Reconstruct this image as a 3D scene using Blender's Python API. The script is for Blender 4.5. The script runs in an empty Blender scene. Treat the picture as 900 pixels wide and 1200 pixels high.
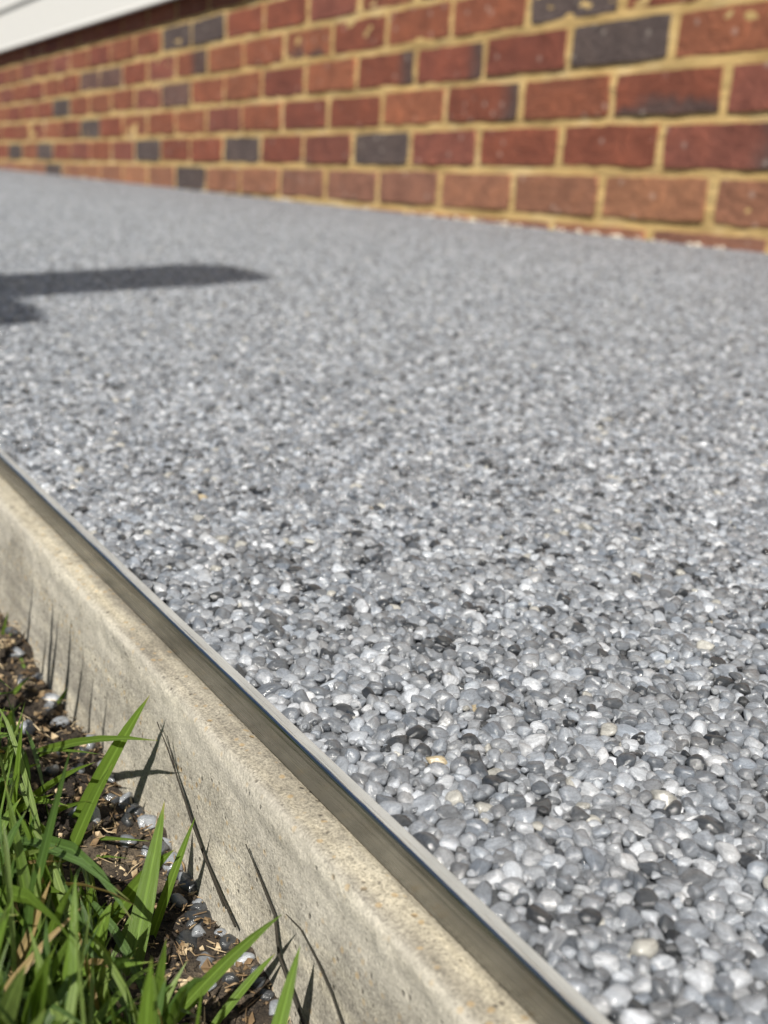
import bpy, bmesh, math, random
import numpy as np
from mathutils import Vector, Matrix, Euler

random.seed(7); rng = np.random.default_rng(11)
scene = bpy.context.scene
C = scene.collection

# ------------------------------------------------------------------ camera
F_PX, IMG_W, IMG_H = 1294.5, 900, 1200
YAW, PITCH, ROLL = -.9992, -.2749, .0635
CAM = np.array([1.1285, -1.2374, .0118])
def _axes():
    f = np.array([math.sin(YAW)*math.cos(PITCH), math.cos(YAW)*math.cos(PITCH), math.sin(PITCH)])
    r0 = np.array([math.cos(YAW), -math.sin(YAW), 0]); u0 = np.cross(r0, f)
    return (math.cos(ROLL)*r0+math.sin(ROLL)*u0, -math.sin(ROLL)*r0+math.cos(ROLL)*u0, f)
RT, UP, FW = _axes()
cd = bpy.data.cameras.new('camera'); cam = bpy.data.objects.new('camera', cd); C.objects.link(cam)
cam.matrix_world = Matrix(((RT[0], UP[0], -FW[0], CAM[0]), (RT[1], UP[1], -FW[1], CAM[1]), (RT[2], UP[2], -FW[2], CAM[2]), (0, 0, 0, 1)))
cd.sensor_fit = 'VERTICAL'; cd.sensor_height = 24; cd.lens = 24*F_PX/IMG_H
cd.clip_start = .005; cd.clip_end = 2000
cd.dof.use_dof = True; cd.dof.focus_distance = .214; cd.dof.aperture_fstop = 25.9/1.8
scene.camera = cam
def project(P):
    d = np.asarray(P, float)-CAM; w = d@FW
    return 450+F_PX*(d@RT)/w, 600-F_PX*(d@UP)/w, w
def on_plane(px, py, n, c):
    d = (px-450)/F_PX*RT-(py-600)/F_PX*UP+FW; n = np.asarray(n, float)
    return CAM+(c-CAM@n)/(d@n)*d

# ------------------------------------------------------------------ sky, sun, exposure
SUN = np.array([.52, -.47, .71]); SUN /= np.linalg.norm(SUN)
w = bpy.data.worlds.new('World'); scene.world = w; w.use_nodes = True
wn = w.node_tree; bg = wn.nodes['Background']; sk = wn.nodes.new('ShaderNodeTexSky')
sk.sky_type = 'NISHITA'; sk.sun_disc = False
sk.sun_elevation = math.asin(SUN[2]); sk.sun_rotation = math.atan2(SUN[0], SUN[1])
wn.links.new(sk.outputs[0], bg.inputs[0]); bg.inputs[1].default_value = .05
ld = bpy.data.lights.new('sun', 'SUN'); ld.energy = 5.0; ld.angle = math.radians(.5); ld.color = (1, .955, .88)
sun = bpy.data.objects.new('sun', ld); C.objects.link(sun)
sun.rotation_euler = Vector(SUN).to_track_quat('Z', 'Y').to_euler()
scene.view_settings.view_transform = 'Standard'; scene.view_settings.look = 'None'
scene.view_settings.exposure = .40; scene.view_settings.gamma = 1

# ------------------------------------------------------------------ levels
def gz(x, y): return -.024-.0155*np.clip(x, -7, 4)+.04*np.clip(y, -1.2, .3)   # top of the path
Y_OUT, Y_IN = -1.1498, -1.1468                                            # faces of the metal edging

# ------------------------------------------------------------------ helpers
def tag(o, label=None, cat=None, group=None, kind=None):
    for k, v in (('label', label), ('category', cat), ('group', group), ('kind', kind)):
        if v: o[k] = v
    return o
def mesh(name, v, f, m=None, smooth=False, uv=None):
    me = bpy.data.meshes.new(name); me.from_pydata([tuple(map(float, p)) for p in v], [], f)
    if m: me.materials.append(m)
    if smooth: me.polygons.foreach_set('use_smooth', [True]*len(me.polygons))
    if uv is not None:
        li = np.empty(len(me.loops), int); me.loops.foreach_get('vertex_index', li)
        me.uv_layers.new(name='UVMap').data.foreach_set('uv', np.asarray(uv, float)[li].ravel())
    me.update(); return me
def link(name, me, parent=None, loc=(0, 0, 0), rot=None, scale=None):
    o = bpy.data.objects.new(name, me); C.objects.link(o); o.location = loc
    if rot is not None: o.rotation_euler = rot
    if scale is not None: o.scale = scale
    if parent: o.parent = parent
    return o
def grid_mesh(name, X, Y, Z, m, smooth=True):
    ny, nx = X.shape
    v = np.stack([X, Y, Z], -1).reshape(-1, 3)
    i = np.arange(ny*nx).reshape(ny, nx)
    f = np.stack([i[:-1, :-1], i[:-1, 1:], i[1:, 1:], i[1:, :-1]], -1).reshape(-1, 4)
    return mesh(name, v, f.tolist(), m, smooth)
def vnoise(x, y, seed=0):                               # smooth value noise, about -1..1
    x = np.asarray(x, float); y = np.asarray(y, float)
    xi = np.floor(x).astype(np.int64); yi = np.floor(y).astype(np.int64); fx = x-xi; fy = y-yi
    fx = fx*fx*(3-2*fx); fy = fy*fy*(3-2*fy)
    def h(a, b):
        n = (a*374761393+b*668265263+seed*1442695041) & 0xffffffff
        n = ((n ^ (n >> 13))*1274126177) & 0xffffffff
        return ((n ^ (n >> 16)) & 0xffff)/32767.5-1
    return (h(xi, yi)*(1-fx)+h(xi+1, yi)*fx)*(1-fy)+(h(xi, yi+1)*(1-fx)+h(xi+1, yi+1)*fx)*fy
def fbm(x, y, seed=0, o=4): return sum(vnoise(x*2**k, y*2**k, seed+k)*.5**k for k in range(o))

# material DSL
class Mat:
    def __init__(s, name):
        s.m = bpy.data.materials.new(name); s.m.use_nodes = True; s.nt = s.m.node_tree
        s.b = s.nt.nodes['Principled BSDF']; s.out = s.nt.nodes['Material Output']
    def n(s, t, ins=None, **kw):
        nd = s.nt.nodes.new('ShaderNode'+t)
        for k, v in kw.items(): setattr(nd, k, v)
        for k, v in (ins or {}).items(): s.put(nd.inputs[k], v)
        return nd
    def put(s, sock, v):
        if isinstance(v, bpy.types.NodeSocket): s.nt.links.new(v, sock)
        elif isinstance(v, bpy.types.Node): s.nt.links.new(v.outputs[0], sock)
        else:
            if sock.type == 'RGBA' and not isinstance(v, (int, float)) and len(v) == 3: v = (*v, 1)
            sock.default_value = v
    def p(s, **kw):
        for k, v in kw.items(): s.put(s.b.inputs[k.replace('_', ' ')], v)
    def math(s, op, a, b=0., clamp=False): return s.n('Math', {0: a, 1: b}, operation=op, use_clamp=clamp).outputs[0]
    def mix(s, f, a, b, mode='MIX'):
        nd = s.n('Mix', data_type='RGBA', blend_type=mode)
        s.put(nd.inputs[0], f); s.put(nd.inputs[6], a); s.put(nd.inputs[7], b); return nd.outputs[2]
    def ramp(s, f, pts, interp='LINEAR'):
        nd = s.n('ValToRGB', {0: f}); cr = nd.color_ramp; cr.interpolation = interp
        while len(cr.elements) < len(pts): cr.elements.new(.5)
        for e, (p, c) in zip(cr.elements, pts):
            e.position = p; e.color = (c, c, c, 1) if isinstance(c, (int, float)) else (*c, 1)
        return nd.outputs[0]
    def coord(s, scale=(1, 1, 1), off=None, kind='Object'):
        tc = s.n('TexCoord').outputs[kind]
        mp = s.n('Mapping', {0: tc, 3: scale})
        if off is not None: s.put(mp.inputs[1], off)
        return mp.outputs[0]
    def noise(s, vec, scale, detail=4, rough=.55, dist=0):
        return s.n('TexNoise', {'Vector': vec, 'Scale': scale, 'Detail': detail, 'Roughness': rough, 'Distortion': dist}).outputs[0]
    def bump(s, h, strength, dist, normal=None):
        nd = s.n('Bump', {'Height': h, 'Strength': strength, 'Distance': dist})
        if normal is not None: s.put(nd.inputs['Normal'], normal)
        return nd.outputs[0]

# ------------------------------------------------------------------ materials
def m_pebble():
    M = Mat('pebble_stone')
    at = M.n('Attribute', attribute_type='INSTANCER', attribute_name='col').outputs['Color']
    rnd = M.n('ObjectInfo').outputs['Random']
    off = M.n('CombineXYZ', {0: M.math('MULTIPLY', rnd, 37.), 1: M.math('MULTIPLY', rnd, 91.), 2: 0.}).outputs[0]
    v = M.coord((1, 1, 1), off)
    v2 = M.coord((.6, .6, 2.6), off)
    a = M.noise(v2, 1.6, 5, .6, .8); b = M.noise(v, 7, 4, .65)
    f = M.ramp(a, [(.3, .66), (.5, 1.), (.7, 1.28)])
    c = M.mix(1., at, f, 'MULTIPLY')
    g = M.ramp(b, [(.28, .70), (.5, 1.), (.7, 1.16)])
    c = M.mix(1., c, g, 'MULTIPLY')
    M.p(Base_Color=c, Roughness=.36, Coat_Weight=M.ramp(M.noise(v, 2.3, 3, .6), [(.38, .25), (.60, 1.)]), Coat_Roughness=.13, Specular_IOR_Level=.25)
    M.b.inputs['Coat IOR'].default_value = 1.6
    h = M.noise(v, 4.5, 4, .6)
    M.p(Normal=M.bump(h, .5, .00022)); 
    M.put(M.b.inputs['Coat Normal'], M.bump(M.noise(v, 4.6, 3, .6), 1., .00016))
    return M.m
def m_resin():
    M = Mat('resin_bound_stone')
    v = M.coord()
    vo = M.n('TexVoronoi', {'Vector': v, 'Scale': 265., 'Randomness': 1.})
    r = M.n('SeparateColor', {0: vo.outputs['Color']}).outputs[0]
    c = M.ramp(r, [(0, (.055, .063, .075)), (.14, (.13, .142, .16)), (.45, (.235, .252, .275)), (.8, (.36, .375, .39)), (1., (.5, .5, .48))])
    e = M.ramp(vo.outputs['Distance'], [(.35, 1.), (.75, .35)])
    c = M.mix(1., c, e, 'MULTIPLY')
    M.p(Base_Color=c, Roughness=.38, Coat_Weight=.5, Coat_Roughness=.15)
    hh = M.math('SUBTRACT', 1., vo.outputs['Distance'])
    M.p(Normal=M.bump(hh, .8, .003))
    return M.m
def m_grout():
    M = Mat('clear_resin_bed')
    v = M.coord()
    a = M.noise(v, 300, 3)
    M.p(Base_Color=M.ramp(a, [(.3, (.03, .032, .036)), (.7, (.09, .095, .10))]), Roughness=.25)
    M.p(Normal=M.bump(M.noise(v, 500, 3), .6, .001))
    return M.m
def m_brick():
    M = Mat('red_clay_brick')
    tint = M.n('ObjectInfo'); rnd = tint.outputs['Random']; col = tint.outputs['Color']
    off = M.n('CombineXYZ', {0: M.math('MULTIPLY', rnd, 17.), 1: 0., 2: M.math('MULTIPLY', rnd, 53.)}).outputs[0]
    v = M.coord((1, 1, 1), off)
    oc = M.n('TexCoord').outputs['Object']; xyz = M.n('SeparateXYZ', {0: oc})
    burn = M.n('Attribute', attribute_type='OBJECT', attribute_name='burn').outputs['Fac']
    n1 = M.noise(v, 16, 5, .6); n2 = M.noise(v, 85, 5, .65); n3 = M.noise(v, 320, 3, .6)
    c = M.mix(1., col, M.ramp(n1, [(.3, (.70, .66, .66)), (.5, (1, 1, 1)), (.72, (1.28, 1.22, 1.12))]), 'MULTIPLY')
    c = M.mix(1., c, M.ramp(n2, [(.3, .72), (.55, 1.), (.75, 1.2)]), 'MULTIPLY')
    # burnt skin: 1 = whole face, 2 = lower edge, 3 = right end, 4 = right half
    wob = M.math('MULTIPLY', M.math('SUBTRACT', n1, .5), .10)
    def is_(k): return M.math('COMPARE', burn, float(k), False)
    lo = M.math('MULTIPLY', is_(2), M.n('MapRange', {0: M.math('ADD', xyz.outputs[2], wob), 1: -.026, 2: -.006, 3: 1., 4: 0.}).outputs[0])
    rt = M.math('MULTIPLY', is_(3), M.n('MapRange', {0: M.math('ADD', xyz.outputs[0], wob), 1: .052, 2: .088, 3: 0., 4: 1.}).outputs[0])
    hf = M.math('MULTIPLY', is_(4), M.n('MapRange', {0: M.math('ADD', xyz.outputs[0], wob), 1: -.02, 2: .03, 3: 0., 4: 1.}).outputs[0])
    bm = M.math('ADD', M.math('ADD', lo, rt), hf, True)
    c = M.mix(M.math('MULTIPLY', bm, .9), c, (.070, .046, .040))
    # mortar smears and lime spots left on the face
    n4 = M.noise(v, 34, 4, .6)
    sm = M.ramp(n4, [(.68, 0.), (.74, .7)])
    rimz = M.n('MapRange', {0: M.math('ABSOLUTE', xyz.outputs[2]), 1: .008, 2: .034, 3: .15, 4: 1.}).outputs[0]
    c = M.mix(M.math('MULTIPLY', sm, rimz), c, (.40, .27, .12))
    vo = M.n('TexVoronoi', {'Vector': v, 'Scale': 42., 'Randomness': 1.})
    pick = M.n('SeparateColor', {0: vo.outputs['Color']}).outputs[1]
    sp = M.math('MULTIPLY', M.ramp(vo.outputs['Distance'], [(.10, 1.), (.26, 0.)]), M.ramp(pick, [(.82, 0.), (.88, .38)]))
    c = M.mix(sp, c, (.48, .42, .36))
    M.p(Base_Color=c, Roughness=.85)
    h = M.math('ADD', M.math('MULTIPLY', n2, .7), M.math('MULTIPLY', n3, .3))
    M.p(Normal=M.bump(h, .9, .006, M.bump(n1, .6, .012)))
    return M.m
def m_mortar():
    M = Mat('yellow_sand_mortar')
    v = M.coord(); vs = M.coord((6, 30, 60))
    a = M.noise(v, 9, 5, .6); b = M.noise(vs, 1.2, 4, .6); g = M.noise(v, 420, 3, .6)
    c = M.ramp(a, [(.3, (.42, .275, .10)), (.52, (.55, .38, .155)), (.72, (.62, .47, .24))])
    c = M.mix(1., c, M.ramp(b, [(.28, .62), (.5, 1.), (.75, 1.15)]), 'MULTIPLY')
    c = M.mix(1., c, M.ramp(g, [(.3, .85), (.7, 1.12)]), 'MULTIPLY')
    M.p(Base_Color=c, Roughness=.92)
    M.p(Normal=M.bump(g, .6, .003, M.bump(b, .8, .006)))
    return M.m
def m_concrete():
    M = Mat('weathered_concrete')
    v = M.coord(); vs = M.coord((7, 130, 130))
    a = M.noise(v, 34, 6, .65); st = M.noise(vs, 1.6, 5, .6, .3); gr = M.noise(v, 1900, 3, .7); md = M.noise(v, 430, 5, .75)
    c = M.ramp(a, [(.28, (.25, .228, .185)), (.5, (.39, .362, .30)), (.72, (.52, .49, .415))])
    c = M.mix(1., c, M.ramp(st, [(.3, (.66, .66, .68)), (.5, (1, 1, 1)), (.72, (1.3, 1.28, 1.22))]), 'MULTIPLY')
    c = M.mix(1., c, M.ramp(md, [(.3, .68), (.5, 1.), (.7, 1.15)]), 'MULTIPLY')
    c = M.mix(1., c, M.ramp(gr, [(.30, .50), (.5, 1.), (.70, 1.42)]), 'MULTIPLY')
    vo = M.n('TexVoronoi', {'Vector': v, 'Scale': 620., 'Randomness': 1.})
    pick = M.n('SeparateColor', {0: vo.outputs['Color']})
    pit = M.math('MULTIPLY', M.ramp(vo.outputs['Distance'], [(.16, 1.), (.34, 0.)]), M.ramp(pick.outputs[0], [(.88, 0.), (.92, .75)]))
    c = M.mix(pit, c, (.10, .085, .065))
    gold = M.math('MULTIPLY', M.ramp(vo.outputs['Distance'], [(.25, .7), (.45, 0.)]), M.ramp(pick.outputs[1], [(.84, 0.), (.9, .7)]))
    c = M.mix(gold, c, (.46, .31, .13))
    yy = M.n('SeparateXYZ', {0: M.coord()}).outputs[1]
    wy = M.math('ADD', yy, M.math('MULTIPLY', M.math('SUBTRACT', a, .5), .004))
    led = M.n('MapRange', {0: wy, 1: -1.1572, 2: -1.1545, 3: 0., 4: 1.}).outputs[0]
    c = M.mix(led, c, M.mix(1., c, (.90, .87, .80), 'MULTIPLY'))
    rdg = M.math('MULTIPLY', M.n('MapRange', {0: M.math('ABSOLUTE', M.math('ADD', wy, 1.1571)), 1: .0003, 2: .0012, 3: .35, 4: 0.}).outputs[0], 1.)
    c = M.mix(rdg, c, (.56, .52, .44))
    M.p(Base_Color=c, Roughness=.9)
    h = M.math('SUBTRACT', M.math('ADD', M.math('MULTIPLY', md, .8), M.math('MULTIPLY', gr, .45)), M.math('MULTIPLY', pit, .6))
    M.p(Normal=M.bump(h, .85, .0006, M.bump(a, .4, .0012)))
    return M.m
def m_metal(name, lo, hi, r0, r1):
    M = Mat(name)
    v = M.coord((14, 700, 700)); v2 = M.coord((60, 200, 200))
    a = M.noise(v, 1., 4, .6); b = M.noise(v2, 1., 4, .6); sp = M.noise(M.coord((160, 600, 600)), 1., 2)
    c = M.ramp(b, [(.3, (lo, lo*1.02, lo*1.02)), (.7, (hi, hi*1.01, hi*1.01))])
    c = M.mix(M.ramp(sp, [(.70, 0.), (.78, .5)]), c, (.75, .75, .74))
    M.p(Base_Color=c, Metallic=1., Roughness=M.ramp(a, [(.3, r0), (.7, r1)]), Anisotropic=.4)
    M.p(Normal=M.bump(a, .25, .0006))
    return M.m
def m_soil():
    M = Mat('dark_soil')
    v = M.coord()
    a = M.noise(v, 60, 6, .7); b = M.noise(v, 420, 5, .7)
    c = M.ramp(a, [(.3, (.02, .014, .010)), (.5, (.06, .044, .030)), (.66, (.18, .14, .095))])
    c = M.mix(1., c, M.ramp(b, [(.3, .35), (.55, 1.), (.72, 2.4)]), 'MULTIPLY')
    M.p(Base_Color=c, Roughness=.95, Normal=M.bump(b, 1., .004))
    return M.m
def m_grass(name, base, dry=.0):
    M = Mat(name)
    uv = M.n('TexCoord').outputs['UV']; xy = M.n('SeparateXYZ', {0: uv})
    rib = M.noise(M.n('Mapping', {0: uv, 3: (26, 1.2, 1)}).outputs[0], 1., 3, .6)
    pos = M.n('NewGeometry').outputs['Position']
    pn = M.noise(pos, 45, 3)
    c = M.mix(pn, tuple(b*.72 for b in base), tuple(b*1.3 for b in base))
    c = M.mix(1., c, M.ramp(rib, [(.3, .74), (.5, 1.), (.7, 1.3)]), 'MULTIPLY')
    tip = M.ramp(xy.outputs[1], [(.93, 0.), (1., .8)])
    c = M.mix(M.math('MULTIPLY', tip, M.ramp(pn, [(.45, 0.), (.55, 1.)])), c, (.36, .25, .10))
    rt = M.ramp(xy.outputs[1], [(0., .8), (.16, 0.)])
    c = M.mix(rt, c, (.28, .27, .13))
    mid = M.ramp(M.math('ABSOLUTE', M.math('SUBTRACT', xy.outputs[0], .5)), [(.02, .55), (.09, 0.)])
    c = M.mix(mid, c, tuple(min(1, b*1.9+.02) for b in base))
    nrm = M.bump(rib, .5, .0006)
    M.p(Base_Color=c, Roughness=.42, Normal=nrm)
    M.b.inputs['Specular IOR Level'].default_value = .5
    tr = M.n('BsdfTranslucent', {'Color': M.mix(1., c, (1.5, 1.5, .7), 'MULTIPLY'), 'Normal': nrm})
    mx = M.n('MixShader', {0: .33, 1: M.b.outputs[0], 2: tr.outputs[0]})
    M.nt.links.new(mx.outputs[0], M.out.inputs[0])
    return M.m
def m_plain(name, c, rough=.8, nscale=200, amt=.2, bump=.001):
    M = Mat(name); v = M.coord(); a = M.noise(v, nscale, 4, .6)
    M.p(Base_Color=M.mix(a, tuple(x*(1-amt) for x in c), tuple(min(1, x*(1+amt)) for x in c)), Roughness=rough, Normal=M.bump(a, .5, bump))
    return M.m
def m_thatch():
    M = Mat('dry_straw')
    pos = M.n('NewGeometry').outputs['Position']; a = M.noise(pos, 130, 3)
    c = M.ramp(a, [(.3, (.05, .03, .016)), (.48, (.20, .13, .065)), (.64, (.58, .46, .29))])
    M.p(Base_Color=c, Roughness=.7)
    return M.m
PEB, RESIN, GROUT = m_pebble(), m_resin(), m_grout()
BRICK, MORTAR, CONC, METAL, SOIL = m_brick(), m_mortar(), m_concrete(), m_metal('brushed_aluminium', .24, .34, .20, .34), m_soil()
G1 = m_grass('green_leaf', (.115, .19, .027)); G2 = m_grass('pale_green_leaf', (.17, .24, .065)); G4 = m_grass('straw_leaf', (.30, .22, .10)); G3 = m_grass('deep_green_leaf', (.07, .13, .028))
THATCH = m_thatch()
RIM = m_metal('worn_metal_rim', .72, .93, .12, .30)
WHITE = m_plain('white_painted_board', (.72, .705, .66), .5, 30, .03, .0006)
PIPE = m_plain('dark_grey_plastic', (.05, .055, .058), .45, 60, .1)

# ------------------------------------------------------------------ ground (soil under lawn, path and house)
def knots(lo, hi, flo, fhi, step, grow=1.35):
    a = list(np.arange(flo, fhi+step/2, step)); s = step
    while a[-1] < hi: s *= grow; a.append(min(hi, a[-1]+s))
    s = step
    while a[0] > lo: s *= grow; a.insert(0, max(lo, a[0]-s))
    return np.array(a)
def soil_z(x, y):
    d = -1.160-y                                              # distance out from the kerb foot
    rise = np.clip(d, 0, .12)*.10
    rough = .0022*fbm(x*70, y*70, 3, 4)+.0020*fbm(x*22, y*22, 9, 3)+.0016*vnoise(x*240, y*240, 6)+.0010*vnoise(x*420, y*420, 16)
    near = np.clip(1.2-np.hypot(x-.8, y+1.25)/1.2, 0, 1)
    return gz(x, -1.147)-.0405+rise+rough*near-np.where(y > -1.153, .03, 0)
gx = knots(-260, 260, .60, 1.12, .0021); gy = knots(-260, 260, -1.26, -1.15, .0021)
X, Y = np.meshgrid(gx, gy)
ground = link('ground', grid_mesh('ground', X, Y, soil_z(X, Y), SOIL)); tag(ground, kind='structure')

# ------------------------------------------------------------------ path base sheet
X0, X1 = -6.4, 2.2
REAL_X = -4.6                                                  # stones are built one by one up to here
px_ = np.linspace(REAL_X, X1, 40); py_ = np.linspace(Y_IN-.0005, .002, 16)
X, Y = np.meshgrid(px_, py_)
path = link('path', grid_mesh('path', X, Y, gz(X, Y)-.0021, GROUT)); tag(path, kind='structure')
px_ = np.linspace(X0, REAL_X-.01, 30); X, Y = np.meshgrid(px_, py_)
far = link('path_surface', grid_mesh('path_surface', X, Y, gz(X, Y)-.0003, RESIN), path); far['kind'] = 'stuff'

# ------------------------------------------------------------------ pebbles: pack one square patch, wrap it over the path
def pack(L, seed):
    r_ = random.Random(seed); cell = .004; n = int(L/cell); L = n*cell
    grid = {}; out = []
    def ok(x, y, r):
        cx, cy = int(x/cell), int(y/cell)
        for i in range(-2, 3):
            for j in range(-2, 3):
                for k in grid.get(((cx+i) % n, (cy+j) % n), ()):
                    dx = abs(out[k][0]-x); dy = abs(out[k][1]-y)
                    dx = min(dx, L-dx); dy = min(dy, L-dy); m = .87*(r+out[k][2])
                    if dx*dx+dy*dy < m*m: return False
        return True
    per = L*L/(.3*.3)
    for d, tries in ((.0057, 60), (.0050, 300), (.0044, 1200), (.0039, 4600), (.0035, 9000), (.0031, 15000), (.0027, 22000), (.0023, 30000), (.0019, 34000), (.0015, 30000)):
        for _ in range(int(tries*per*1.12)):
            r = d*.465*r_.uniform(.93, 1.07); x, y = r_.uniform(0, L), r_.uniform(0, L)
            if ok(x, y, r):
                grid.setdefault((int(x/cell) % n, int(y/cell) % n), []).append(len(out)); out.append((x, y, r))
    return np.array(out), L
def pebble_mesh(seed):
    r_ = np.random.default_rng(seed); bm = bmesh.new(); bmesh.ops.create_icosphere(bm, subdivisions=3, radius=1)
    nn = 10+seed % 6; N = r_.normal(size=(nn, 3)); N /= np.linalg.norm(N, axis=1)[:, None]; D = r_.uniform(.56, .92, nn)
    pw = r_.uniform(12, 28)
    for v in bm.verts:
        d = np.array(v.co); d /= np.linalg.norm(d)
        s = (np.maximum(0, N@d/D)**pw).sum()+1.0*(1/1.12)**pw
        v.co = Vector(d*s**(-1/pw))
    co = np.array([v.co for v in bm.verts]); ext = co.max(0)-co.min(0)
    for v in bm.verts: v.co = Vector((np.array(v.co)-(co.max(0)+co.min(0))/2)/(ext/2))
    me = bpy.data.meshes.new('pebble'); bm.to_mesh(me); bm.free(); me.materials.append(PEB)
    me.polygons.foreach_set('use_smooth', [True]*len(me.polygons)); return me
VAR = [pebble_mesh(100+k) for k in range(18)]
tile, L = pack(.34, 5)
pts = []
for i in range(int(math.floor(REAL_X/L))-1, int(X1/L)+2):
    for j in range(int(-1.2/L)-2, 1):
        t = tile.copy(); t[:, 0] += i*L; t[:, 1] += j*L; pts.append(t)
P = np.concatenate(pts)
x, y, r = P.T
keep = (x > REAL_X-.005) & (x < 1.5) & (y > Y_IN) & (y < .004)
az = (x-CAM[0]) * -1                                             # keep the wedge the lens sees, and a step to each side
keep &= (y-CAM[1] > -.05) & ((x < 1.25) | (y < -.7))
keep &= (y < CAM[1]+.42+az*2.6+np.clip(x-.9, 0, 1)*2) & (y > CAM[1]-.1+.17*az)
P = P[keep]; x, y, r = P.T; n = len(P)
y = np.clip(y, Y_IN+.72*r, -.0005)
el = rng.uniform(1.0, 1.20, n); sx, sy, sz = r*el*1.08, r/el*1.16, r*rng.uniform(.74, 1.0, n)
top = rng.normal(0, .00026, n)-np.where(r < .0013, rng.uniform(0, .0009, n), 0)
z = gz(x, y)+top-sz
rot = np.stack([rng.normal(0, .28, n), rng.normal(0, .28, n), rng.uniform(0, 2*math.pi, n)], -1)
u = rng.random(n)
val = np.clip(rng.normal(.200, .064, n), .07, .37)
val = np.where(u < .065, rng.uniform(.02, .05, n), val); val = np.where(u > .895, rng.uniform(.31, .46, n), val)
cool = rng.normal(.085, .025, n)*np.clip(1.25-val*1.7, .3, 1)
col = np.stack([val*(1-cool), val*(1-.2*cool), val*(1+cool*.9), np.ones(n)], -1)
warm = rng.random(n) < .012; col[warm, :3] = (np.array([.37, .36, .325])*rng.uniform(.75, 1.1, (n, 1)))[warm]
gold = rng.random(n) < .0003; col[gold, :3] = np.array([.34, .28, .18])
var = rng.integers(0, len(VAR), n)
q = np.stack([x, y, z+sz], -1); u_, v_, dep = project(q)
inside = (u_ > -5) & (u_ < 905) & (v_ > 0) & (v_ < 1205) & (dep > .02)
size = np.where(inside, r/np.maximum(dep, .02), 0)
pick = np.argsort(-size)[:300]; isobj = np.zeros(n, bool); isobj[pick] = True
src = {}
for k in pick:
    o = link('pebble', VAR[var[k]], path, (x[k], y[k], z[k]), rot[k], (sx[k], sy[k], sz[k])); o['col'] = [float(c) for c in col[k]]
    src.setdefault(int(var[k]), o)
def instance_cloud(name, parent, loc, rot, sc, col, var, sources):
    me = bpy.data.meshes.new(name); me.vertices.add(len(loc)); me.vertices.foreach_set('co', np.asarray(loc, np.float32).ravel())
    for nm, ty, dat in (('rot', 'FLOAT_VECTOR', rot), ('siz', 'FLOAT_VECTOR', sc)):
        me.attributes.new(nm, ty, 'POINT').data.foreach_set('vector', np.asarray(dat, np.float32).ravel())
    me.attributes.new('col', 'FLOAT_COLOR', 'POINT').data.foreach_set('color', np.asarray(col, np.float32).ravel())
    me.attributes.new('var', 'INT', 'POINT').data.foreach_set('value', np.asarray(var, np.int32))
    ob = link(name, me, parent); ob['kind'] = 'stuff'
    g = bpy.data.node_groups.new(name, 'GeometryNodeTree')
    g.interface.new_socket('Geometry', in_out='INPUT', socket_type='NodeSocketGeometry'); g.interface.new_socket('Geometry', in_out='OUTPUT', socket_type='NodeSocketGeometry')
    nd = lambda t: g.nodes.new(t)
    gi, go, ip, jn = nd('NodeGroupInput'), nd('NodeGroupOutput'), nd('GeometryNodeInstanceOnPoints'), nd('GeometryNodeJoinGeometry')
    m2p = nd('GeometryNodeMeshToPoints')
    g.links.new(gi.outputs[0], m2p.inputs[0]); g.links.new(m2p.outputs[0], ip.inputs['Points'])
    for s in reversed(sources):
        oi = nd('GeometryNodeObjectInfo'); oi.inputs['Object'].default_value = s; oi.inputs['As Instance'].default_value = True
        g.links.new(oi.outputs['Geometry'], jn.inputs[0])
    g.links.new(jn.outputs[0], ip.inputs['Instance']); ip.inputs['Pick Instance'].default_value = True
    def na(nm, ty):
        a = nd('GeometryNodeInputNamedAttribute'); a.data_type = ty; a.inputs['Name'].default_value = nm; return a.outputs[0]
    g.links.new(na('var', 'INT'), ip.inputs['Instance Index'])
    er = nd('FunctionNodeEulerToRotation'); g.links.new(na('rot', 'FLOAT_VECTOR'), er.inputs[0]); g.links.new(er.outputs[0], ip.inputs['Rotation'])
    g.links.new(na('siz', 'FLOAT_VECTOR'), ip.inputs['Scale']); g.links.new(ip.outputs[0], go.inputs[0])
    md = ob.modifiers.new('scatter', 'NODES'); md.node_group = g
    return ob
keys = sorted(src); remap = np.array([keys.index(k) if k in keys else 0 for k in range(len(VAR))])
R = ~isobj
m2 = (x > -.35) & (rng.random(n) < .97)
lo = np.stack([x+.0021, np.maximum(y+.0016, Y_IN+.003), gz(x, y)-.00095-sz*.9], -1)[m2]
lo_col = np.roll(col, 977, 0)[m2]
R = ~isobj
pos_all = np.concatenate([np.stack([x, y, z], -1)[R], lo]); rot_all = np.concatenate([rot[R], np.roll(rot, 31, 0)[m2]])
siz_all = np.concatenate([np.stack([sx, sy, sz], -1)[R], np.stack([sx, sy, sz], -1)[m2]]); col_all = np.concatenate([col[R], lo_col]); var_all = np.concatenate([var[R], np.roll(var, 5)[m2]])
instance_cloud('pebbles', path, pos_all, rot_all, siz_all, col_all, remap[var_all], [src[k] for k in keys])
#instance_cloud('pebbles', path, np.stack([x, y, z], -1)[R], rot[R], np.stack([sx, sy, sz], -1)[R], col[R], remap[var[R]], [src[k] for k in keys])

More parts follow.
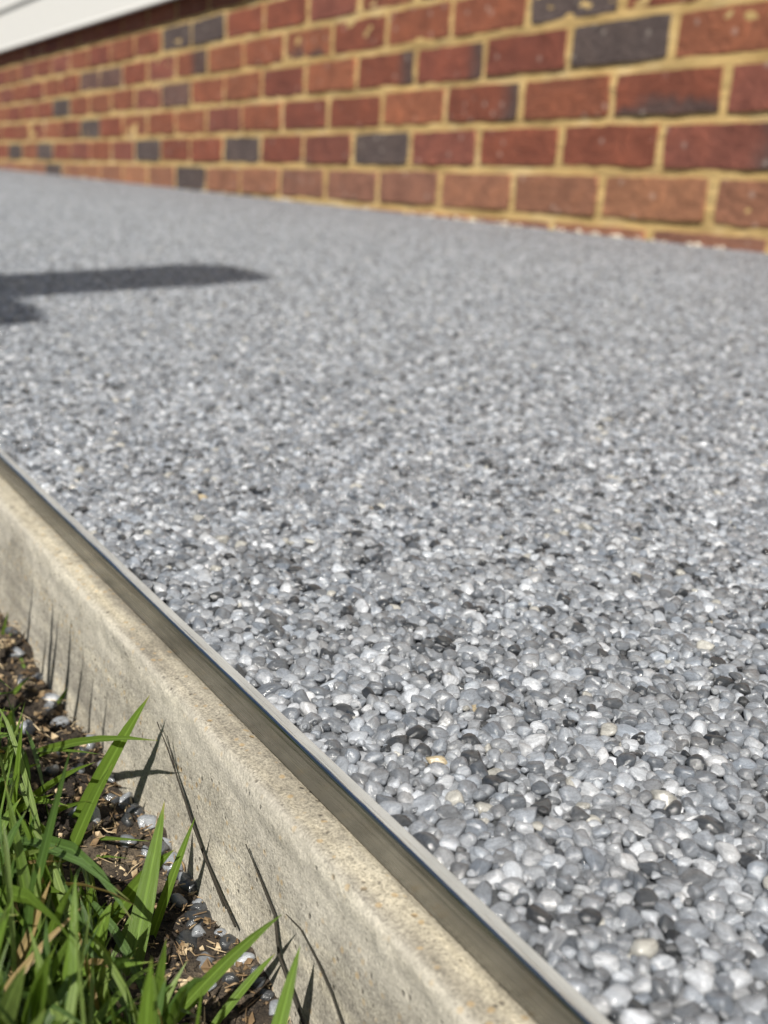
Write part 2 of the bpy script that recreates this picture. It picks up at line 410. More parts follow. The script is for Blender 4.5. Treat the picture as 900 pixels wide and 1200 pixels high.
# ------------------------------------------------------------------ metal edging
prof = [(Y_IN, -.022), (Y_IN, .0002), (Y_IN-.0003, .0005), (Y_IN-.0012, .00055)]
for a in np.linspace(math.pi/2, math.pi, 6): prof.append((Y_OUT+.0006+.0006*math.cos(a), .00045-.0005+.0005*math.sin(a)))
prof += [(Y_OUT, -.0062), (Y_OUT+.0003, -.0066), (Y_OUT+.0012, -.0068), (Y_OUT+.0012, -.022)]
xs = np.concatenate([np.linspace(X0, .4, 24), np.linspace(.42, 1.4, 60), np.linspace(1.5, X1, 5)])
V, Fc = [], []; k = len(prof)
for i, xx in enumerate(xs):
    for yy, dz in prof: V.append((xx, yy+.00012*vnoise(xx*9, 3, 4), gz(xx, -1.1481)+dz))
for i in range(len(xs)-1):
    for j in range(k-1): a = i*k+j; Fc.append((a, a+1, a+k+1, a+k))
me = mesh('metal_edging', V, Fc, METAL, True)
edging = link('metal_edging', me)
for p_ in me.polygons: p_.use_smooth = (p_.index % (k-1)) in range(3, 9)
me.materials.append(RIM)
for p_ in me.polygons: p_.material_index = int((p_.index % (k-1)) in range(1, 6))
tag(edging, 'slim silver metal edging strip between grey stone path and concrete kerb', 'edging strip')

# ------------------------------------------------------------------ concrete kerb
prof = [(-1.120, -.0085), (-1.1488, -.0074), (-1.1500, -.0070), (-1.1512, -.0068), (-1.1524, -.0069), (-1.1535, -.0070), (-1.1545, -.0071), (-1.1554, -.0072), (-1.1561, -.0074), (-1.1566, -.0078),
        (-1.15695, -.0084), (-1.1571, -.0092), (-1.1573, -.0102), (-1.1574, -.0114), (-1.1575, -.0128), (-1.1577, -.0145), (-1.1579, -.0165), (-1.1581, -.0190), (-1.1584, -.022), (-1.1588, -.026), (-1.1592, -.030), (-1.1596, -.034), (-1.1602, -.039), (-1.161, -.046), (-1.168, -.09)]
xs = np.concatenate([np.linspace(X0, .5, 60), np.arange(.503, 1.25, .0022), np.linspace(1.26, X1, 14)])
py2 = np.array([p[0] for p in prof]); pz2 = np.array([p[1] for p in prof])
XX, J = np.meshgrid(xs, np.arange(len(prof))); YY = py2[J]; ZZ = gz(XX, -1.147)+pz2[J]
amp = np.where((J > 2) & (J < len(prof)-1), 1., 0.)
arc = np.concatenate([[0], np.cumsum(np.hypot(np.diff(py2), np.diff(pz2)))])[J]
dn = amp*(.00014*fbm(XX*28, arc*300, 21, 3)+.00034*fbm(XX*260, arc*420, 31, 4))
groove = np.exp(-((arc-.0345-.0005*vnoise(XX*15, 1, 5))/.0009)**2)*.00025+np.exp(-((arc-.0425-.0008*vnoise(XX*11, 4, 7))/.0011)**2)*.00012
YY = YY-dn+groove*.6; ZZ = ZZ+dn*.5*(J < 9)-groove*.5
kerb = link('concrete_kerb', grid_mesh('concrete_kerb', XX, YY, ZZ, CONC))
tag(kerb, 'rough beige concrete kerb with rounded top edge below the metal strip', 'kerb')

# ------------------------------------------------------------------ brick wall
BW, BH, BL = .225, .075, .2065
wall = bpy.data.objects.new('brick_wall', None); C.objects.link(wall); wall.location = (-2, 0, -.2)
tag(wall, 'red brick wall with yellow mortar rising behind the grey stone path', 'wall')
WO = np.array([-2, 0, -.2])
def brick_mesh(seed):
    r_ = np.random.default_rng(seed); bm = bmesh.new()
    nx, nz = 9, 4; hw, hh = BL/2, .0294
    def front(i, j):
        xx = -hw+2*hw*i/(nx-1); zz = -hh+2*hh*j/(nz-1)
        if i in (0, nx-1): xx += r_.normal(0, .0011)
        else: xx += r_.normal(0, .002)
        if j in (0, nz-1): zz += r_.normal(0, .0007)
        yy = r_.normal(0, .0008)
        if (i in (0, nx-1)) and (j in (0, nz-1)): xx *= 1-r_.uniform(.0, .012); zz *= 1-r_.uniform(.0, .035); yy += .0006
        return bm.verts.new((xx, yy, zz))
    A = [[front(i, j) for j in range(nz)] for i in range(nx)]
    for i in range(nx-1):
        for j in range(nz-1): bm.faces.new((A[i][j], A[i+1][j], A[i+1][j+1], A[i][j+1]))
    ring = [A[i][0] for i in range(nx)]+[A[nx-1][j] for j in range(1, nz)]+[A[i][nz-1] for i in range(nx-2, -1, -1)]+[A[0][j] for j in range(nz-2, 0, -1)]
    nring = nx*nz
    def off(vs, s, dy): return [bm.verts.new((v.co.x*(1+s), v.co.y+dy, v.co.z*(1+s*3))) for v in vs]
    r1 = off(ring, .006, .002); r2 = [bm.verts.new((v.co.x, .05, v.co.z)) for v in r1]
    for a, b in ((ring, r1), (r1, r2)):
        for i in range(len(a)): j = (i+1) % len(a); bm.faces.new((a[j], a[i], b[i], b[j]))
    rs = set(ring)
    for e in bm.edges:
        if any(v in rs for v in e.verts) and all(v in rs for v in e.verts) and any(max(v.co.y for v in f_.verts) > .0011+min(v.co.y for v in f_.verts) and any(v not in rs and v in r1 for v in f_.verts) for f_ in e.link_faces): e.smooth = False
    me = bpy.data.meshes.new('brick'); bm.to_mesh(me); bm.free(); me.materials.append(BRICK)
    me.polygons.foreach_set('use_smooth', [True]*len(me.polygons)); return me
BV = [brick_mesh(40+k) for k in range(12)]
def brick_at(px, py):
    q = on_plane(px, py, (0, 1, 0), 0.); row = math.floor(q[2]/BH)+1
    return row, round(q[0]/BW-(.5 if row % 2 else 0))
burn = {}
for px, py in ((733, 48), (690, 3), (445, 172), (280, 176), (170, 176), (50, 178), (14, 178), (222, 209), (64, 197), (190, 40), (230, 32), (100, 150), (62, 128)): burn[brick_at(px, py)] = 1
for px, py in ((352, 45), (789, 107), (490, 100)): burn[brick_at(px, py)] = 2
for px, py in ((860, 172), (553, 75), (585, 120), (460, 80)): burn[brick_at(px, py)] = 3
for px, py in ((212, 72),): burn[brick_at(px, py)] = 4
brown = {brick_at(px, py) for px, py in ((95, 94), (118, 90), (210, 120))}
pale = {brick_at(px, py) for px, py in ((520, 225), (555, 222), (480, 222), (420, 220), (640, 228), (300, 213), (690, 235), (760, 232))}
count = 0
for row in range(-1, 8):
    for k in range(-27, 7):
        cx = (k+(.5 if row % 2 else 0))*BW
        if cx < -6 or cx > 1.35: continue
        key = (row, k); b = burn.get(key, 0)
        o = link('brick', BV[random.randrange(12)], wall)
        if b: o['label'] = {1: 'dark purple burnt brick', 2: 'red brick with a blackened lower edge', 3: 'red brick with a blackened right end', 4: 'red brick blackened on its right half'}[b]
        flip = random.random() < .5 and b in (0, 1)
        o.location = (cx-WO[0]+random.gauss(0, .0012), random.gauss(0, .0009)-WO[1], (row-.5)*BH-WO[2]+random.gauss(0, .0008))
        o.rotation_euler = (random.gauss(0, .006), random.gauss(0, .004), random.gauss(0, .004))
        s = random.uniform(.92, 1.18)
        c = random.choice(((.215, .058, .030), (.235, .070, .034), (.195, .052, .030), (.25, .080, .038), (.20, .060, .038)))
        if b == 1: c = (.090, .060, .052)
        elif key in brown: c = (.13, .065, .05)
        elif key in pale or row <= 1: c = random.choice(((.27, .11, .06), (.25, .105, .065), (.29, .12, .06)))
        elif b == 0 and random.random() < .03: c = (.11, .06, .052)
        o.color = (c[0]*s, c[1]*s*1.08, c[2]*s*1.12, 1); o['burn'] = float(b); count += 1
nx = 200; mx = np.linspace(-6.4, 1.75, 900); mz = np.linspace(-.2, .62, 150)
X, Z = np.meshgrid(mx, mz)
D = np.clip(.0030+.0011*fbm(X*14, Z*40, 51, 3)+.0008*vnoise(X*60, Z*90, 8), .0014, .007)
link('mortar', grid_mesh('mortar', X-WO[0], D-WO[1], Z-WO[2], MORTAR), wall)
def box(x0, x1, y0, y1, z0, z1):
    v = [(a, b, c) for a in (x0, x1) for b in (y0, y1) for c in (z0, z1)]
    return v, [(0, 1, 3, 2), (4, 6, 7, 5), (0, 4, 5, 1), (2, 3, 7, 6), (0, 2, 6, 4), (1, 5, 7, 3)]
bm = bmesh.new()
for i in range(64):
    xx = random.uniform(-.75, .05) if i < 44 else random.uniform(-3, 1.1); rr = random.uniform(.0012, .0048)
    vs = bmesh.ops.create_icosphere(bm, subdivisions=1, radius=rr)['verts']
    for v in vs: v.co = v.co*random.uniform(.75, 1.25); v.co += Vector((xx-WO[0], -random.uniform(.0, .007)-WO[1], float(gz(xx, 0))+rr*.25-WO[2]))
me = bpy.data.meshes.new('mortar_crumbs'); bm.to_mesh(me); bm.free(); me.materials.append(m_plain('pale_lime_mortar', (.58, .52, .42), .9, 300)); o = link('mortar_crumbs', me, wall); o['kind'] = 'stuff'
v, f = box(-6.4-WO[0], 1.75-WO[0], .06, .22, -.2-WO[2], 2.9-WO[2]); link('wall_core', mesh('wall_core', v, f, MORTAR), wall)

# ------------------------------------------------------------------ white weatherboard cladding over the wall
clad = bpy.data.objects.new('weatherboard_cladding', None); C.objects.link(clad); clad.location = (-2, -.034, .505)
tag(clad, 'white painted weatherboards along the upper part of the brick wall', 'cladding')
bp = [(.018, .0), (.006, -.003), (.0015, -.0035), (-.0005, .0), (.0002, .0045), (.0025, .008), (.0030, .011), (.0030, .012), (.0100, .150), (.014, .158), (.018, .158)]
V, Fc = [], []
for xx in np.linspace(-6.4, 1.9, 30):
    for yy, zz in bp: V.append((xx+2, yy, zz))
k = len(bp)
for i in range(29):
    for j in range(k): a = i*k+j; b2 = i*k+(j+1) % k; Fc.append((a, b2, b2+k, a+k))
Fc += [tuple(range(k)), tuple(range(29*k+k-1, 29*k-1, -1))]
bme = mesh('board', V, Fc, WHITE)
for i in range(12): link('board', bme, clad, (0, 0, i*.152))

# ------------------------------------------------------------------ drainpipe at the far end of the wall
def tube(pts, rad, seg=16):
    V, Fc = [], []
    for i, p_ in enumerate(pts):
        for k in range(seg): a = 2*math.pi*k/seg; V.append((p_[0]+rad[i]*math.cos(a), p_[1]+rad[i]*math.sin(a), p_[2]))
    for i in range(len(pts)-1):
        for k in range(seg): a = i*seg+k; b = i*seg+(k+1) % seg; Fc.append((a, b, b+seg, a+seg))
    return V, Fc
PX = -4.34
zg = float(gz(PX, -.05))
dp = bpy.data.objects.new('drainpipe', None); C.objects.link(dp); dp.location = (PX, -.045, zg)
tag(dp, 'dark grey drainpipe standing against the far end of the brick wall', 'drainpipe')
V, Fc = tube([(0, 0, .001), (0, 0, .46)], [.034, .034]); link('pipe', mesh('pipe', V, Fc, PIPE, True), dp)
for zz in (.03, .40):
    V, Fc = tube([(0, 0, zz), (0, 0, zz+.004), (0, 0, zz+.03), (0, 0, zz+.034)], [.034, .039, .039, .034]); link('collar', mesh('collar', V, Fc, PIPE, True), dp)

# ------------------------------------------------------------------ grass
def blade(root, tip, width, bow=.25, face=None, twist=0., fold=.22, seg=9):
    root, tip = np.asarray(root, float), np.asarray(tip, float)
    ln = np.linalg.norm(tip-root)
    ctrl = root*.45+tip*.55+np.array([0, 0, 1.])*bow*ln
    if face is None: face = CAM-(root+tip)/2
    face = np.asarray(face, float); face = face/np.linalg.norm(face)
    V, UV, Fc = [], [], []
    for i in range(seg+1):
        t = i/seg; p_ = (1-t)**2*root+2*t*(1-t)*ctrl+t*t*tip; tg = 2*(1-t)*(ctrl-root)+2*t*(tip-ctrl); tg /= np.linalg.norm(tg)
        sd = np.cross(tg, face); sd /= max(1e-6, np.linalg.norm(sd)); nn = np.cross(sd, tg)
        a = twist*(t-.3); sd, nn = sd*math.cos(a)+nn*math.sin(a), nn*math.cos(a)-sd*math.sin(a)
        wd = width*(.55+.45*min(1, t*3.2))*(1-max(0, (t-.45)/.55)**1.9) if t < 1 else .0
        for s in (-1, 0, 1):
            V.append(p_+sd*wd/2*s-nn*(fold*wd*(1-abs(s)))); UV.append(((s+1)/2, t))
    for i in range(seg):
        for s in (0, 1): a = i*3+s; Fc.append((a, a+1, a+4, a+3))
    return V, Fc, UV
def pt(px, py, yy): return on_plane(px, py, (0, 1, 0), yy)
tufts = (
 ('tuft with the widest bright green blade leaning over to touch the kerb shadow', G1, (
   ((52, 1052), -1.182, (176, 814), -1.164, .0042, .10), ((60, 1060), -1.183, (132, 895), -1.172, .0030, .12), ((40, 1060), -1.186, (60, 985), -1.185, .0025, .1))),
 ('tuft of long flat blades lying sideways toward the kerb at the left', G1, (
   ((-60, 950), -1.185, (186, 868), -1.168, .0029, .10), ((-40, 1020), -1.190, (112, 893), -1.176, .0024, .1), ((-60, 962), -1.196, (82, 945), -1.180, .0026, .12),
   ((-50, 1000), -1.192, (178, 986), -1.168, .0016, .05), ((-30, 1090), -1.195, (98, 1000), -1.18, .0022, .1), ((-40, 975), -1.188, (45, 895), -1.182, .0022, .1), ((-40, 1040), -1.191, (152, 1006), -1.172, .0019, .08), ((-60, 908), -1.184, (118, 884), -1.172, .0017, .06), ((-50, 1075), -1.193, (122, 1022), -1.178, .0022, .1), ((-40, 1140), -1.196, (135, 1062), -1.179, .0021, .1), ((-20, 1010), -1.188, (108, 938), -1.176, .0020, .09), ((-60, 1030), -1.196, (64, 930), -1.184, .0024, .1))),
 ('tuft with one dark narrow blade standing upright in front of the others', G3, (
   ((4, 1150), -1.203, (83, 876), -1.192, .0019, .02), ((18, 1170), -1.203, (40, 1010), -1.2, .0020, .05), ((-20, 1180), -1.205, (18, 1000), -1.200, .0022, .05))),
 ('tuft of broad upright blades rising at the bottom beside the loose pebbles', G1, (
   ((132, 1240), -1.186, (193, 938), -1.170, .0047, -.02), ((150, 1180), -1.178, (229, 957), -1.165, .0024, .06), ((98, 1130), -1.183, (205, 995), -1.170, .0036, .14),
   ((98, 1128), -1.184, (82, 1014), -1.184, .0018, .03), ((105, 1200), -1.188, (180, 1030), -1.172, .0026, .1))),
 ('tuft with a long blade crossing low in front of the kerb at the bottom', G1, (
   ((165, 1240), -1.186, (331, 1071), -1.166, .0027, .10), ((235, 1215), -1.176, (323, 1117), -1.163, .0018, .08), ((296, 1240), -1.178, (352, 1107), -1.166, .0030, .06),
   ((180, 1220), -1.180, (270, 1145), -1.165, .0016, .1))),
 ('small tuft of thin blades farthest along the kerb at the left edge', G1, (
   ((-20, 860), -1.178, (36, 792), -1.168, .0021, .08), ((55, 852), -1.165, (79, 806), -1.160, .0018, .05), ((48, 838), -1.164, (4, 728), -1.164, .0011, .10),
   ((-10, 800), -1.168, (10, 715), -1.164, .0014, .05))),
 ('blurred nearest tuft of pale and green blades at the bottom left corner', G2, (
   ((20, 1290), -1.205, (60, 1115), -1.205, .0036, .1), ((-30, 1290), -1.212, (30, 1130), -1.208, .004, .1), ((60, 1290), -1.2, (40, 1090), -1.2, .003, .02),
   ((90, 1290), -1.196, (130, 1110), -1.19, .0032, .1), ((-30, 1250), -1.21, (8, 1060), -1.206, .0026, .1), ((130, 1290), -1.196, (205, 1150), -1.182, .0026, .12))),
)
for lab, m, bl in tufts:
    base = pt(*bl[0][0], bl[0][1]); base[2] = soil_z(np.array(base[0]), np.array(base[1]))
    t = bpy.data.objects.new('grass_tuft', None); C.objects.link(t); t.location = base
    tag(t, lab, 'grass tuft', 'grass tufts beside the kerb')
    for k, (a, ya, b, yb, wd, bow) in enumerate(bl):
        A, B = pt(*a, ya), pt(*b, yb)
        sz_ = float(soil_z(np.array(A[0]), np.array(A[1])))
        A = A+np.array([0, 0, min(0, sz_-A[2])-.001]) if A[2] > sz_ else A
        fc = CAM-(A+B)/2; fc = fc/np.linalg.norm(fc)+np.array([random.uniform(-.4, .4), random.uniform(-.3, .3), random.uniform(0, .5)])
        v, f, uv = blade(A-base, B-base, wd*.84, bow, fc, random.uniform(-.5, .5))
        link('blade', mesh('blade', v, f, random.choice((m, m, G1)), True, uv), t)
tall = bpy.data.objects.new('grass_tuft', None); C.objects.link(tall)
tb = on_plane(-15, 930, (0, 1, 0), -1.192); tb[2] = soil_z(np.array(tb[0]), np.array(tb[1])); tall.location = tb
tag(tall, 'tuft of tall thin blades at the left edge throwing narrow shadows onto the kerb', 'grass tuft', 'grass tufts beside the kerb')
for kx, ky, tt in ((40, 672, .085), (62, 696, .088), (70, 720, .085), (84, 724, .094), (100, 765, .10), (112, 792, .104), (128, 812, .108), (58, 740, .085)):
    K = on_plane(kx, ky, (0, 1, 0), -1.1578); T = K+SUN*tt; Rr = np.array([T[0]+random.uniform(-.012, .004), T[1]-random.uniform(.002, .010), 0]); Rr[2] = float(soil_z(Rr[0], Rr[1]))-.002
    v, f, uv = blade(Rr-tb, T-tb, random.uniform(.0016, .0028), .04, SUN*np.array([1, 1, 0])+np.array([0, 0, .1]), random.uniform(-.4, .4))
    link('blade', mesh('blade', v, f, G1, True, uv), tall)
AV, AF, AU = {}, {}, {}
def add(mat, v, f, uv):
    V = AV.setdefault(mat, []); o = len(V); V.extend(v); AF.setdefault(mat, []).extend([tuple(i+o for i in q_) for q_ in f]); AU.setdefault(mat, []).extend(uv)
def free_of_kerb(p_):
    a, b, _ = project(p_); return b > 905+a*.95 or (a < 30 and b > 800)
made = 0
for i in range(17800):
    if 9000 <= i < 9800: xx, yy = random.uniform(.86, 1.09), random.uniform(-1.228, -1.186)
    elif i < 2900: xx, yy = random.uniform(.62, 1.12), -1.180-abs(random.gauss(0, .04))
    else: xx, yy = random.uniform(-.6, 1.7), random.uniform(-2.2, -1.22)
    d = -1.159-yy
    h = random.uniform(.008, .030)*min(1, .35+d*16)
    if 9000 <= i < 9800: h = random.uniform(.014, .040)
    zz = float(soil_z(np.array(xx), np.array(yy)))
    tip = np.array([xx+random.gauss(.0, .022), yy+random.gauss(.003, .016), zz+h])
    if tip[1] > -1.163: continue
    if np.linalg.norm(tip-CAM) < .075: continue
    if .4 < xx < 1.12 and d < .1 and not free_of_kerb(tip): continue
    u = random.random(); m = G1 if u < .42 else G3 if u < .72 else G2 if u < .94 else G4
    v, f, uv = blade((xx, yy, zz-.002), tip, random.uniform(.0010, .0027), random.uniform(.0, .35), np.array([random.gauss(0, 1), random.gauss(0, 1), .6]), random.uniform(-.8, .8), seg=5)
    add(m, v, f, uv); made += 1
def join_stuff(name, mats, AV, AF, AU):
    V, Fc, U, mi = [], [], [], []
    for k, m in enumerate(mats):
        o = len(V); V += AV.get(m, []); U += AU.get(m, []); fs = AF.get(m, []); Fc += [tuple(i+o for i in q_) for q_ in fs]; mi += [k]*len(fs)
    me = mesh(name, V, Fc, None, True, U)
    for m in mats: me.materials.append(m)
    me.polygons.foreach_set('material_index', mi); return link(name, me)
gr = join_stuff('grass', (G1, G2, G3, G4), AV, AF, AU); tag(gr, 'short green lawn grass growing beside the kerb', 'grass', kind='stuff')

SHADOW_LINE = m_plain('dark_shadow_line', (.022, .018, .011), .8, 300, .3)  # near-black thin tubes added along the kerb face as grass-blade shadow lines
for lab, wd, pts_ in (('longer of the two modelled blade-shadow lines side by side behind the widest blade', .00024, ((184, 846, .0012), (196, 876, .0012), (214, 930, .0016), (240, 1005, .002), (276, 1086, .003))),
                      ('shorter of the two modelled blade-shadow lines side by side behind the widest blade', .00020, ((196, 862, .001), (206, 905, .001), (226, 968, .0012), (262, 1062, .0022))),
                      ('long modelled blade-shadow line on the kerb above the crossing blade', .00025, ((288, 989, .001), (301, 1020, .001), (322, 1072, .0015), (327, 1120, .002), (356, 1200, .003))),
                      ('curved modelled blade-shadow line arching on the kerb nearest the photo bottom', .00019, ((335, 1071, .001), (352, 1088, .001), (372, 1126, .0012), (388, 1162, .0014), (403, 1206, .002)))):
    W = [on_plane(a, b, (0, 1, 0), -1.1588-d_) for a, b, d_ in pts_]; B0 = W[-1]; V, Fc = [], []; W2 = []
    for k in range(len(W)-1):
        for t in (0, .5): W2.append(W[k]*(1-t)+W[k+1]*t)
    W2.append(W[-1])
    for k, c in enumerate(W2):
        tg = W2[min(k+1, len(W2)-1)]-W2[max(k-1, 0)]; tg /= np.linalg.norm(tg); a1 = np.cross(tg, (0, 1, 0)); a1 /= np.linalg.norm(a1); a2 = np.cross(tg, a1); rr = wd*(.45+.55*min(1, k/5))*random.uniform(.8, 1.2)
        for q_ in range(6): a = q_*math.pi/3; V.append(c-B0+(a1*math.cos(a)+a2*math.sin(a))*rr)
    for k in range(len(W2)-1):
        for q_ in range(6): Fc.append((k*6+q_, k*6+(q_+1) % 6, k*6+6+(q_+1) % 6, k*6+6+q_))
    tag(link('blade_shadow_line', mesh('blade_shadow_line', V, Fc, SHADOW_LINE, True), None, B0), lab, 'grass stem', 'modelled blade shadows on the kerb')

# dry thatch and soil crumbs between the blades
V, Fc = [], []
for i in range(3800):
    xx = random.uniform(.55, 1.12); yy = -1.1605-abs(random.gauss(0, .028)); zz = float(soil_z(np.array(xx), np.array(yy)))
    a = random.uniform(0, 2*math.pi); ln = random.choice((.0008, .001, .0012, .0015, .002, .0025, .0035, .006))*random.uniform(.6, 1.1); wd = random.uniform(.00008, .00028)
    d = np.array([math.cos(a), math.sin(a), random.gauss(0, .22)]); s = np.array([-math.sin(a), math.cos(a), random.gauss(0, .5)]); c = np.array([xx, yy, zz+random.uniform(.0003, .0026)])
    if c[1]+abs(d[1])*ln/2 > -1.1595: continue
    nrm = np.cross(d, s); nrm /= np.linalg.norm(nrm); o = len(V); bend = random.gauss(0, .12)*ln
    for t in (-.5, 0, .5):
        cc = c+d*ln*t+nrm*bend*(.25-t*t)*4
        ww = wd*(1-abs(t)*1.1)
        V += [cc+s*ww, cc-s*ww, cc+nrm*ww*1.2]
    for j in (0, 3):
        for q_ in ((0, 1), (1, 2), (2, 0)): Fc.append((o+j+q_[0], o+j+q_[1], o+j+3+q_[1], o+j+3+q_[0]))
th = link('dry_thatch', mesh('dry_thatch', V, Fc, THATCH, True)); tag(th, 'dry straw and dead grass lying on the dark soil', 'thatch', kind='stuff')

V, Fc = [], []
for i in range(9000):
    xx = random.uniform(.55, 1.12); yy = -1.1615-abs(random.gauss(0, .028)); rr = random.choice((.0003, .0004, .0006, .0008, .0012))*random.uniform(.7, 1.3)
    c = np.array([xx, yy, float(soil_z(np.array(xx), np.array(yy)))+rr*.3]); A = rng.normal(size=(3, 3)); A, _ = np.linalg.qr(A); o = len(V)
    for k in range(3):
        for s_ in (1, -1): V.append(c+A[k]*s_*rr*random.uniform(.6, 1.2))
    for a in (0, 1):
        for b in (2, 3):
            for d in (4, 5): Fc.append((o+a, o+b, o+d))
scm = mesh('soil_crumbs', V, Fc, SOIL); scm.materials.append(THATCH); scm.polygons.foreach_set('material_index', [int((k//8) % 3 == 0) for k in range(len(Fc))]); sc = link('soil_crumbs', scm); tag(sc, 'dark crumbs of soil scattered between the grass and the kerb', 'soil', kind='stuff')

# ------------------------------------------------------------------ loose pebbles on the soil at the kerb foot
spots = [(262, 1075, 34, .05), (242, 1040, 24, .10), (255, 1065, 20, .07), (218, 1110, 30, .04), (270, 1105, 26, .06), (209, 1058, 20, .28), (236, 1030, 18, .30), (178, 970, 24, .33), (158, 955, 22, .08), (168, 940, 22, .30),
         (218, 1020, 24, .33), (185, 1000, 22, .16), (110, 962, 20, .32), (92, 958, 20, .30), (112, 870, 20, .30), (80, 825, 22, .30), (33, 855, 18, .3), (60, 830, 16, .2), (172, 1000, 18, .28), (200, 1030, 20, .12), (150, 990, 22, .2),
         (240, 1130, 20, .2), (292, 1125, 22, .4), (226, 1085, 16, .06), (20, 770, 16, .25), (48, 795, 16, .3), (245, 1160, 20, .35), (130, 940, 18, .12), (90, 905, 18, .2), (70, 880, 18, .14), (135, 915, 16, .3), (255, 1010, 12, .1), (285, 1090, 14, .3), (310, 1150, 18, .14), (330, 1185, 18, .3), (205, 995, 16, .4), (26, 800, 16, .05), (14, 742, 14, .12), (70, 850, 20, .34), (98, 885, 16, .06), (122, 900, 18, .33), (60, 905, 18, .1), (150, 965, 16, .05), (195, 955, 12, .3), (232, 1095, 16, .3), (300, 1140, 14, .08), (270, 1150, 20, .05), (236, 1062, 14, .34), (215, 985, 14, .06), (320, 1165, 16, .06)]
tone = {0: 'black', 1: 'dark grey', 2: 'mid grey', 3: 'pale grey'}
loose = []
for k, (a, b, s, v_) in enumerate(spots):
    # where the sight line meets the soil
    d = (a-450)/F_PX*RT-(b-600)/F_PX*UP+FW; q = CAM.copy(); hit = None
    for t in np.linspace(.12, .6, 500):
        q = CAM+d*t
        if q[2] < float(soil_z(np.array(q[0]), np.array(min(q[1], -1.160)))): hit = q; break
    if hit is None: continue
    rr = s/F_PX*t/2; yy = min(hit[1], -1.1605-rr*.7)
    o = link('loose_pebble', VAR[k % len(VAR)], None, (hit[0], yy, float(soil_z(np.array(hit[0]), np.array(yy)))+rr*.12), (random.gauss(0, .4), random.gauss(0, .4), random.uniform(0, 6)), (rr*1.15, rr*.95, rr*.8))
    o['col'] = [v_*.66, v_*.7, v_*.75, 1.]
    loose.append((b, o, tone[0 if v_ < .07 else 1 if v_ < .15 else 2 if v_ < .29 else 3]))

ordin = ('nearest', 'second', 'third', 'fourth', 'fifth', 'sixth', 'seventh', 'eighth', 'ninth', 'tenth', 'eleventh', 'twelfth', 'thirteenth', 'fourteenth', 'fifteenth', 'sixteenth', 'seventeenth', 'eighteenth', 'nineteenth', 'twentieth', 'twenty-first', 'twenty-second', 'twenty-third', 'twenty-fourth', 'twenty-fifth', 'twenty-sixth', 'twenty-seventh', 'twenty-eighth')
for tn in tone.values():
    for i, (b, o, _) in enumerate(sorted((q_ for q_ in loose if q_[2] == tn), key=lambda q_: -q_[0])):
        tag(o, '%s loose pebble, %s of its colour up the kerb foot from photo bottom' % (tn, ordin[i]), 'pebble', 'loose pebbles on the soil')

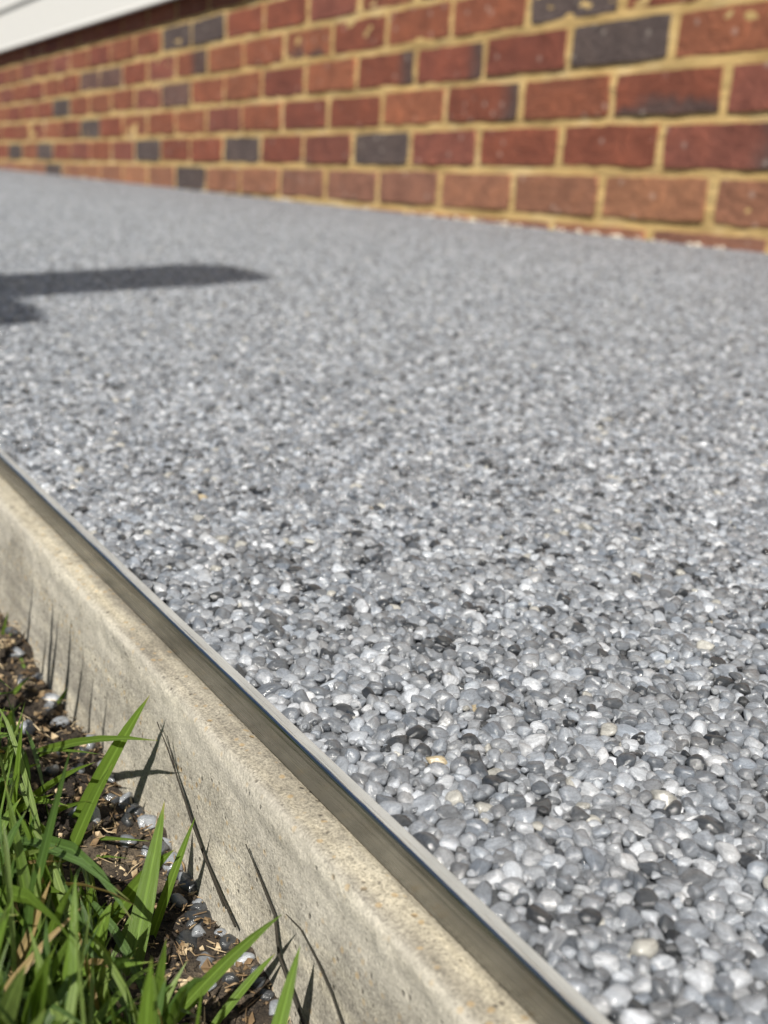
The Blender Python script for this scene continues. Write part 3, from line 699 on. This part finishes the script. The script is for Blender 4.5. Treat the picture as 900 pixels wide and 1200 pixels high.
# ------------------------------------------------------------------ person behind the camera, whose stretched arm throws the shadow on the path
def person():
    n2 = np.array([.0155, -.04, 1.])
    def cast(px, py, z): q = on_plane(px, py, n2, -.024); return Vector(q+SUN*((z-q[2])/SUN[2]))
    fist = cast(276, 324, 1.30)
    low = cast(-12, 362, 1.10)
    cx, cy = fist.x+.245, fist.y-.58; sh_z = 1.34
    g0 = float(soil_z(np.array(cx), np.array(cy)))
    O = Vector((cx, cy, g0)); hgt = sh_z-g0; k_ = hgt/1.43
    root = bpy.data.objects.new('person', None); C.objects.link(root); root.location = O
    tag(root, 'person in a navy shirt standing on the lawn with gloved hands held out', 'person')
    bm = bmesh.new(); lay = bm.verts.layers.skin.verify()
    def vt(p, r, ry=None, root_=False):
        v = bm.verts.new(p); v[lay].radius = (r, ry or r); v[lay].use_root = root_; return v
    def chain(a, seq):
        for p, r in seq:
            b = vt(p, r); bm.edges.new((a, b)); a = b
        return a
    Z = lambda z: z*k_
    pel = vt((0, 0, Z(.95)), .14, .11, True)
    ch = chain(pel, (((0, .01, Z(1.08)), .125), ((0, 0, Z(1.25)), .14), ((0, -.01, Z(1.38)), .125)))
    nk = chain(ch, (((0, .0, Z(1.48)), .058), ((0, .02, Z(1.54)), .055)))
    chain(nk, (((0, .02, Z(1.62)), .085), ((0, .015, Z(1.69)), .09), ((0, .01, Z(1.75)), .06)))
    for s_ in (-1, 1):
        chain(pel, (((s_*.10, 0, Z(.88)), .10), ((s_*.11, .02, Z(.52)), .064), ((s_*.11, .01, Z(.46)), .06), ((s_*.115, -.02, Z(.28)), .056), ((s_*.115, -.03, .09), .042), ((s_*.118, .02, .05), .040), ((s_*.125, .13, .032), .032)))
    def hand(wr, d, side, up):
        w_ = wr.co.copy()
        pm = chain(wr, ((w_+d*.03, .072), (w_+d*.06, .072)))
        for k in range(4):
            b = pm.co+side*((k-1.5)*.028)
            chain(pm, ((b+d*.020, .024), (b+d*.034-up*.012, .022), (b+d*.020-up*.034, .018)))
        chain(wr, ((w_+d*.03-side*.035, .0135), (w_+d*.062-side*.042-up*.01, .0115), (w_+d*.078-side*.028-up*.025, .010)))
    f_ = fist-O; arms = []
    for s_ in (-1, 1):
        s2 = Vector((s_*.175, .01, hgt-.02))
        if s_ < 0: end, mid, el = f_+Vector((-.03, 0, .01)), f_+Vector((.02, -.20, -.005)), f_+Vector((.05, -.34, -.02))
        else: end, mid, el = low-O, low-O+Vector((.05, -.16, -.03)), low-O+Vector((.10, -.27, -.02))
        wr = chain(ch, ((s2-Vector((s_*.03, 0, 0)), .068), (s2.lerp(el, .5), .066), (el, .066)))
        dr = (end-mid).normalized(); ln_ = (end-mid).length-.075
        wr = chain(wr, ((mid, .068), (mid+dr*ln_*.5, .068), (mid+dr*ln_, .064))); arms.append((mid+dr*(ln_-.015), dr))
        hand(wr, dr, Vector((-s_, 0, 0)), Vector((0, 0, 1)))
    me = bpy.data.meshes.new('body'); bm.to_mesh(me); bm.free()
    o = bpy.data.objects.new('body', me); C.objects.link(o)
    o.modifiers.new('skin', 'SKIN').use_smooth_shade = True; sb = o.modifiers.new('sub', 'SUBSURF'); sb.levels = sb.render_levels = 2
    dg = bpy.context.evaluated_depsgraph_get(); ev = bpy.data.meshes.new_from_object(o.evaluated_get(dg))
    bpy.data.objects.remove(o); ev.name = 'body'; ev.materials.clear()
    skin, shirt, jean, boot = m_plain('skin', (.50, .30, .21), .55, 90, .08), m_plain('navy_cloth', (.03, .045, .09), .9, 300), m_plain('grey_cloth', (.09, .09, .095), .9, 300), m_plain('brown_leather', (.07, .04, .025), .6, 120)
    glove = m_plain('grey_glove', (.12, .12, .12), .8, 300)
    for m in (skin, shirt, jean, boot, glove): ev.materials.append(m)
    for p_ in ev.polygons:
        c = p_.center; p_.use_smooth = True
        h_ = any((c-a_).dot(d_) > 0 and c.y > .3 for a_, d_ in arms)
        p_.material_index = 3 if c.z < .11 else 4 if h_ else 0 if c.z > Z(1.49) and abs(c.x) < .12 and c.y < .14 else 1 if c.z > Z(.93) else 2
    link('body', ev, root)
    hm = bmesh.new(); bmesh.ops.create_icosphere(hm, subdivisions=4, radius=1)
    for v in list(hm.verts):
        if v.co.y*.8-v.co.z*.6 > .30: hm.verts.remove(v)
    for v in hm.verts:
        q_ = v.co; n_ = 1+.05*float(vnoise(q_.x*5+9, q_.y*5+q_.z*4, 3)); v.co = Vector((q_.x*.098, q_.y*.112, q_.z*.118))*n_
    hme = bpy.data.meshes.new('hair'); hm.to_mesh(hme); hm.free(); hme.materials.append(m_plain('brown_hair', (.05, .03, .018), .7, 400))
    hme.polygons.foreach_set('use_smooth', [True]*len(hme.polygons))
    link('hair', hme, root, (0, .005, Z(1.70)))
    for nm, sc, xs_ in (('ear', (.014, .024, .034), (-.088, .088)), ('eye', (.014, .011, .010), (-.033, .033)), ('nose', (.014, .022, .026), (0,)), ('mouth', (.026, .009, .008), (0,))):
        for x_ in xs_:
            em = bmesh.new(); bmesh.ops.create_icosphere(em, subdivisions=3, radius=1); ee = bpy.data.meshes.new(nm); em.to_mesh(ee); em.free()
            ee.polygons.foreach_set('use_smooth', [True]*len(ee.polygons))
            ee.materials.append(PIPE if nm == 'eye' else skin)
            link(nm, ee, root, (x_, {'ear': .01, 'eye': .086, 'nose': .106, 'mouth': .09}[nm], Z({'ear': 1.655, 'eye': 1.665, 'nose': 1.635, 'mouth': 1.595}[nm])), None, sc)
person()
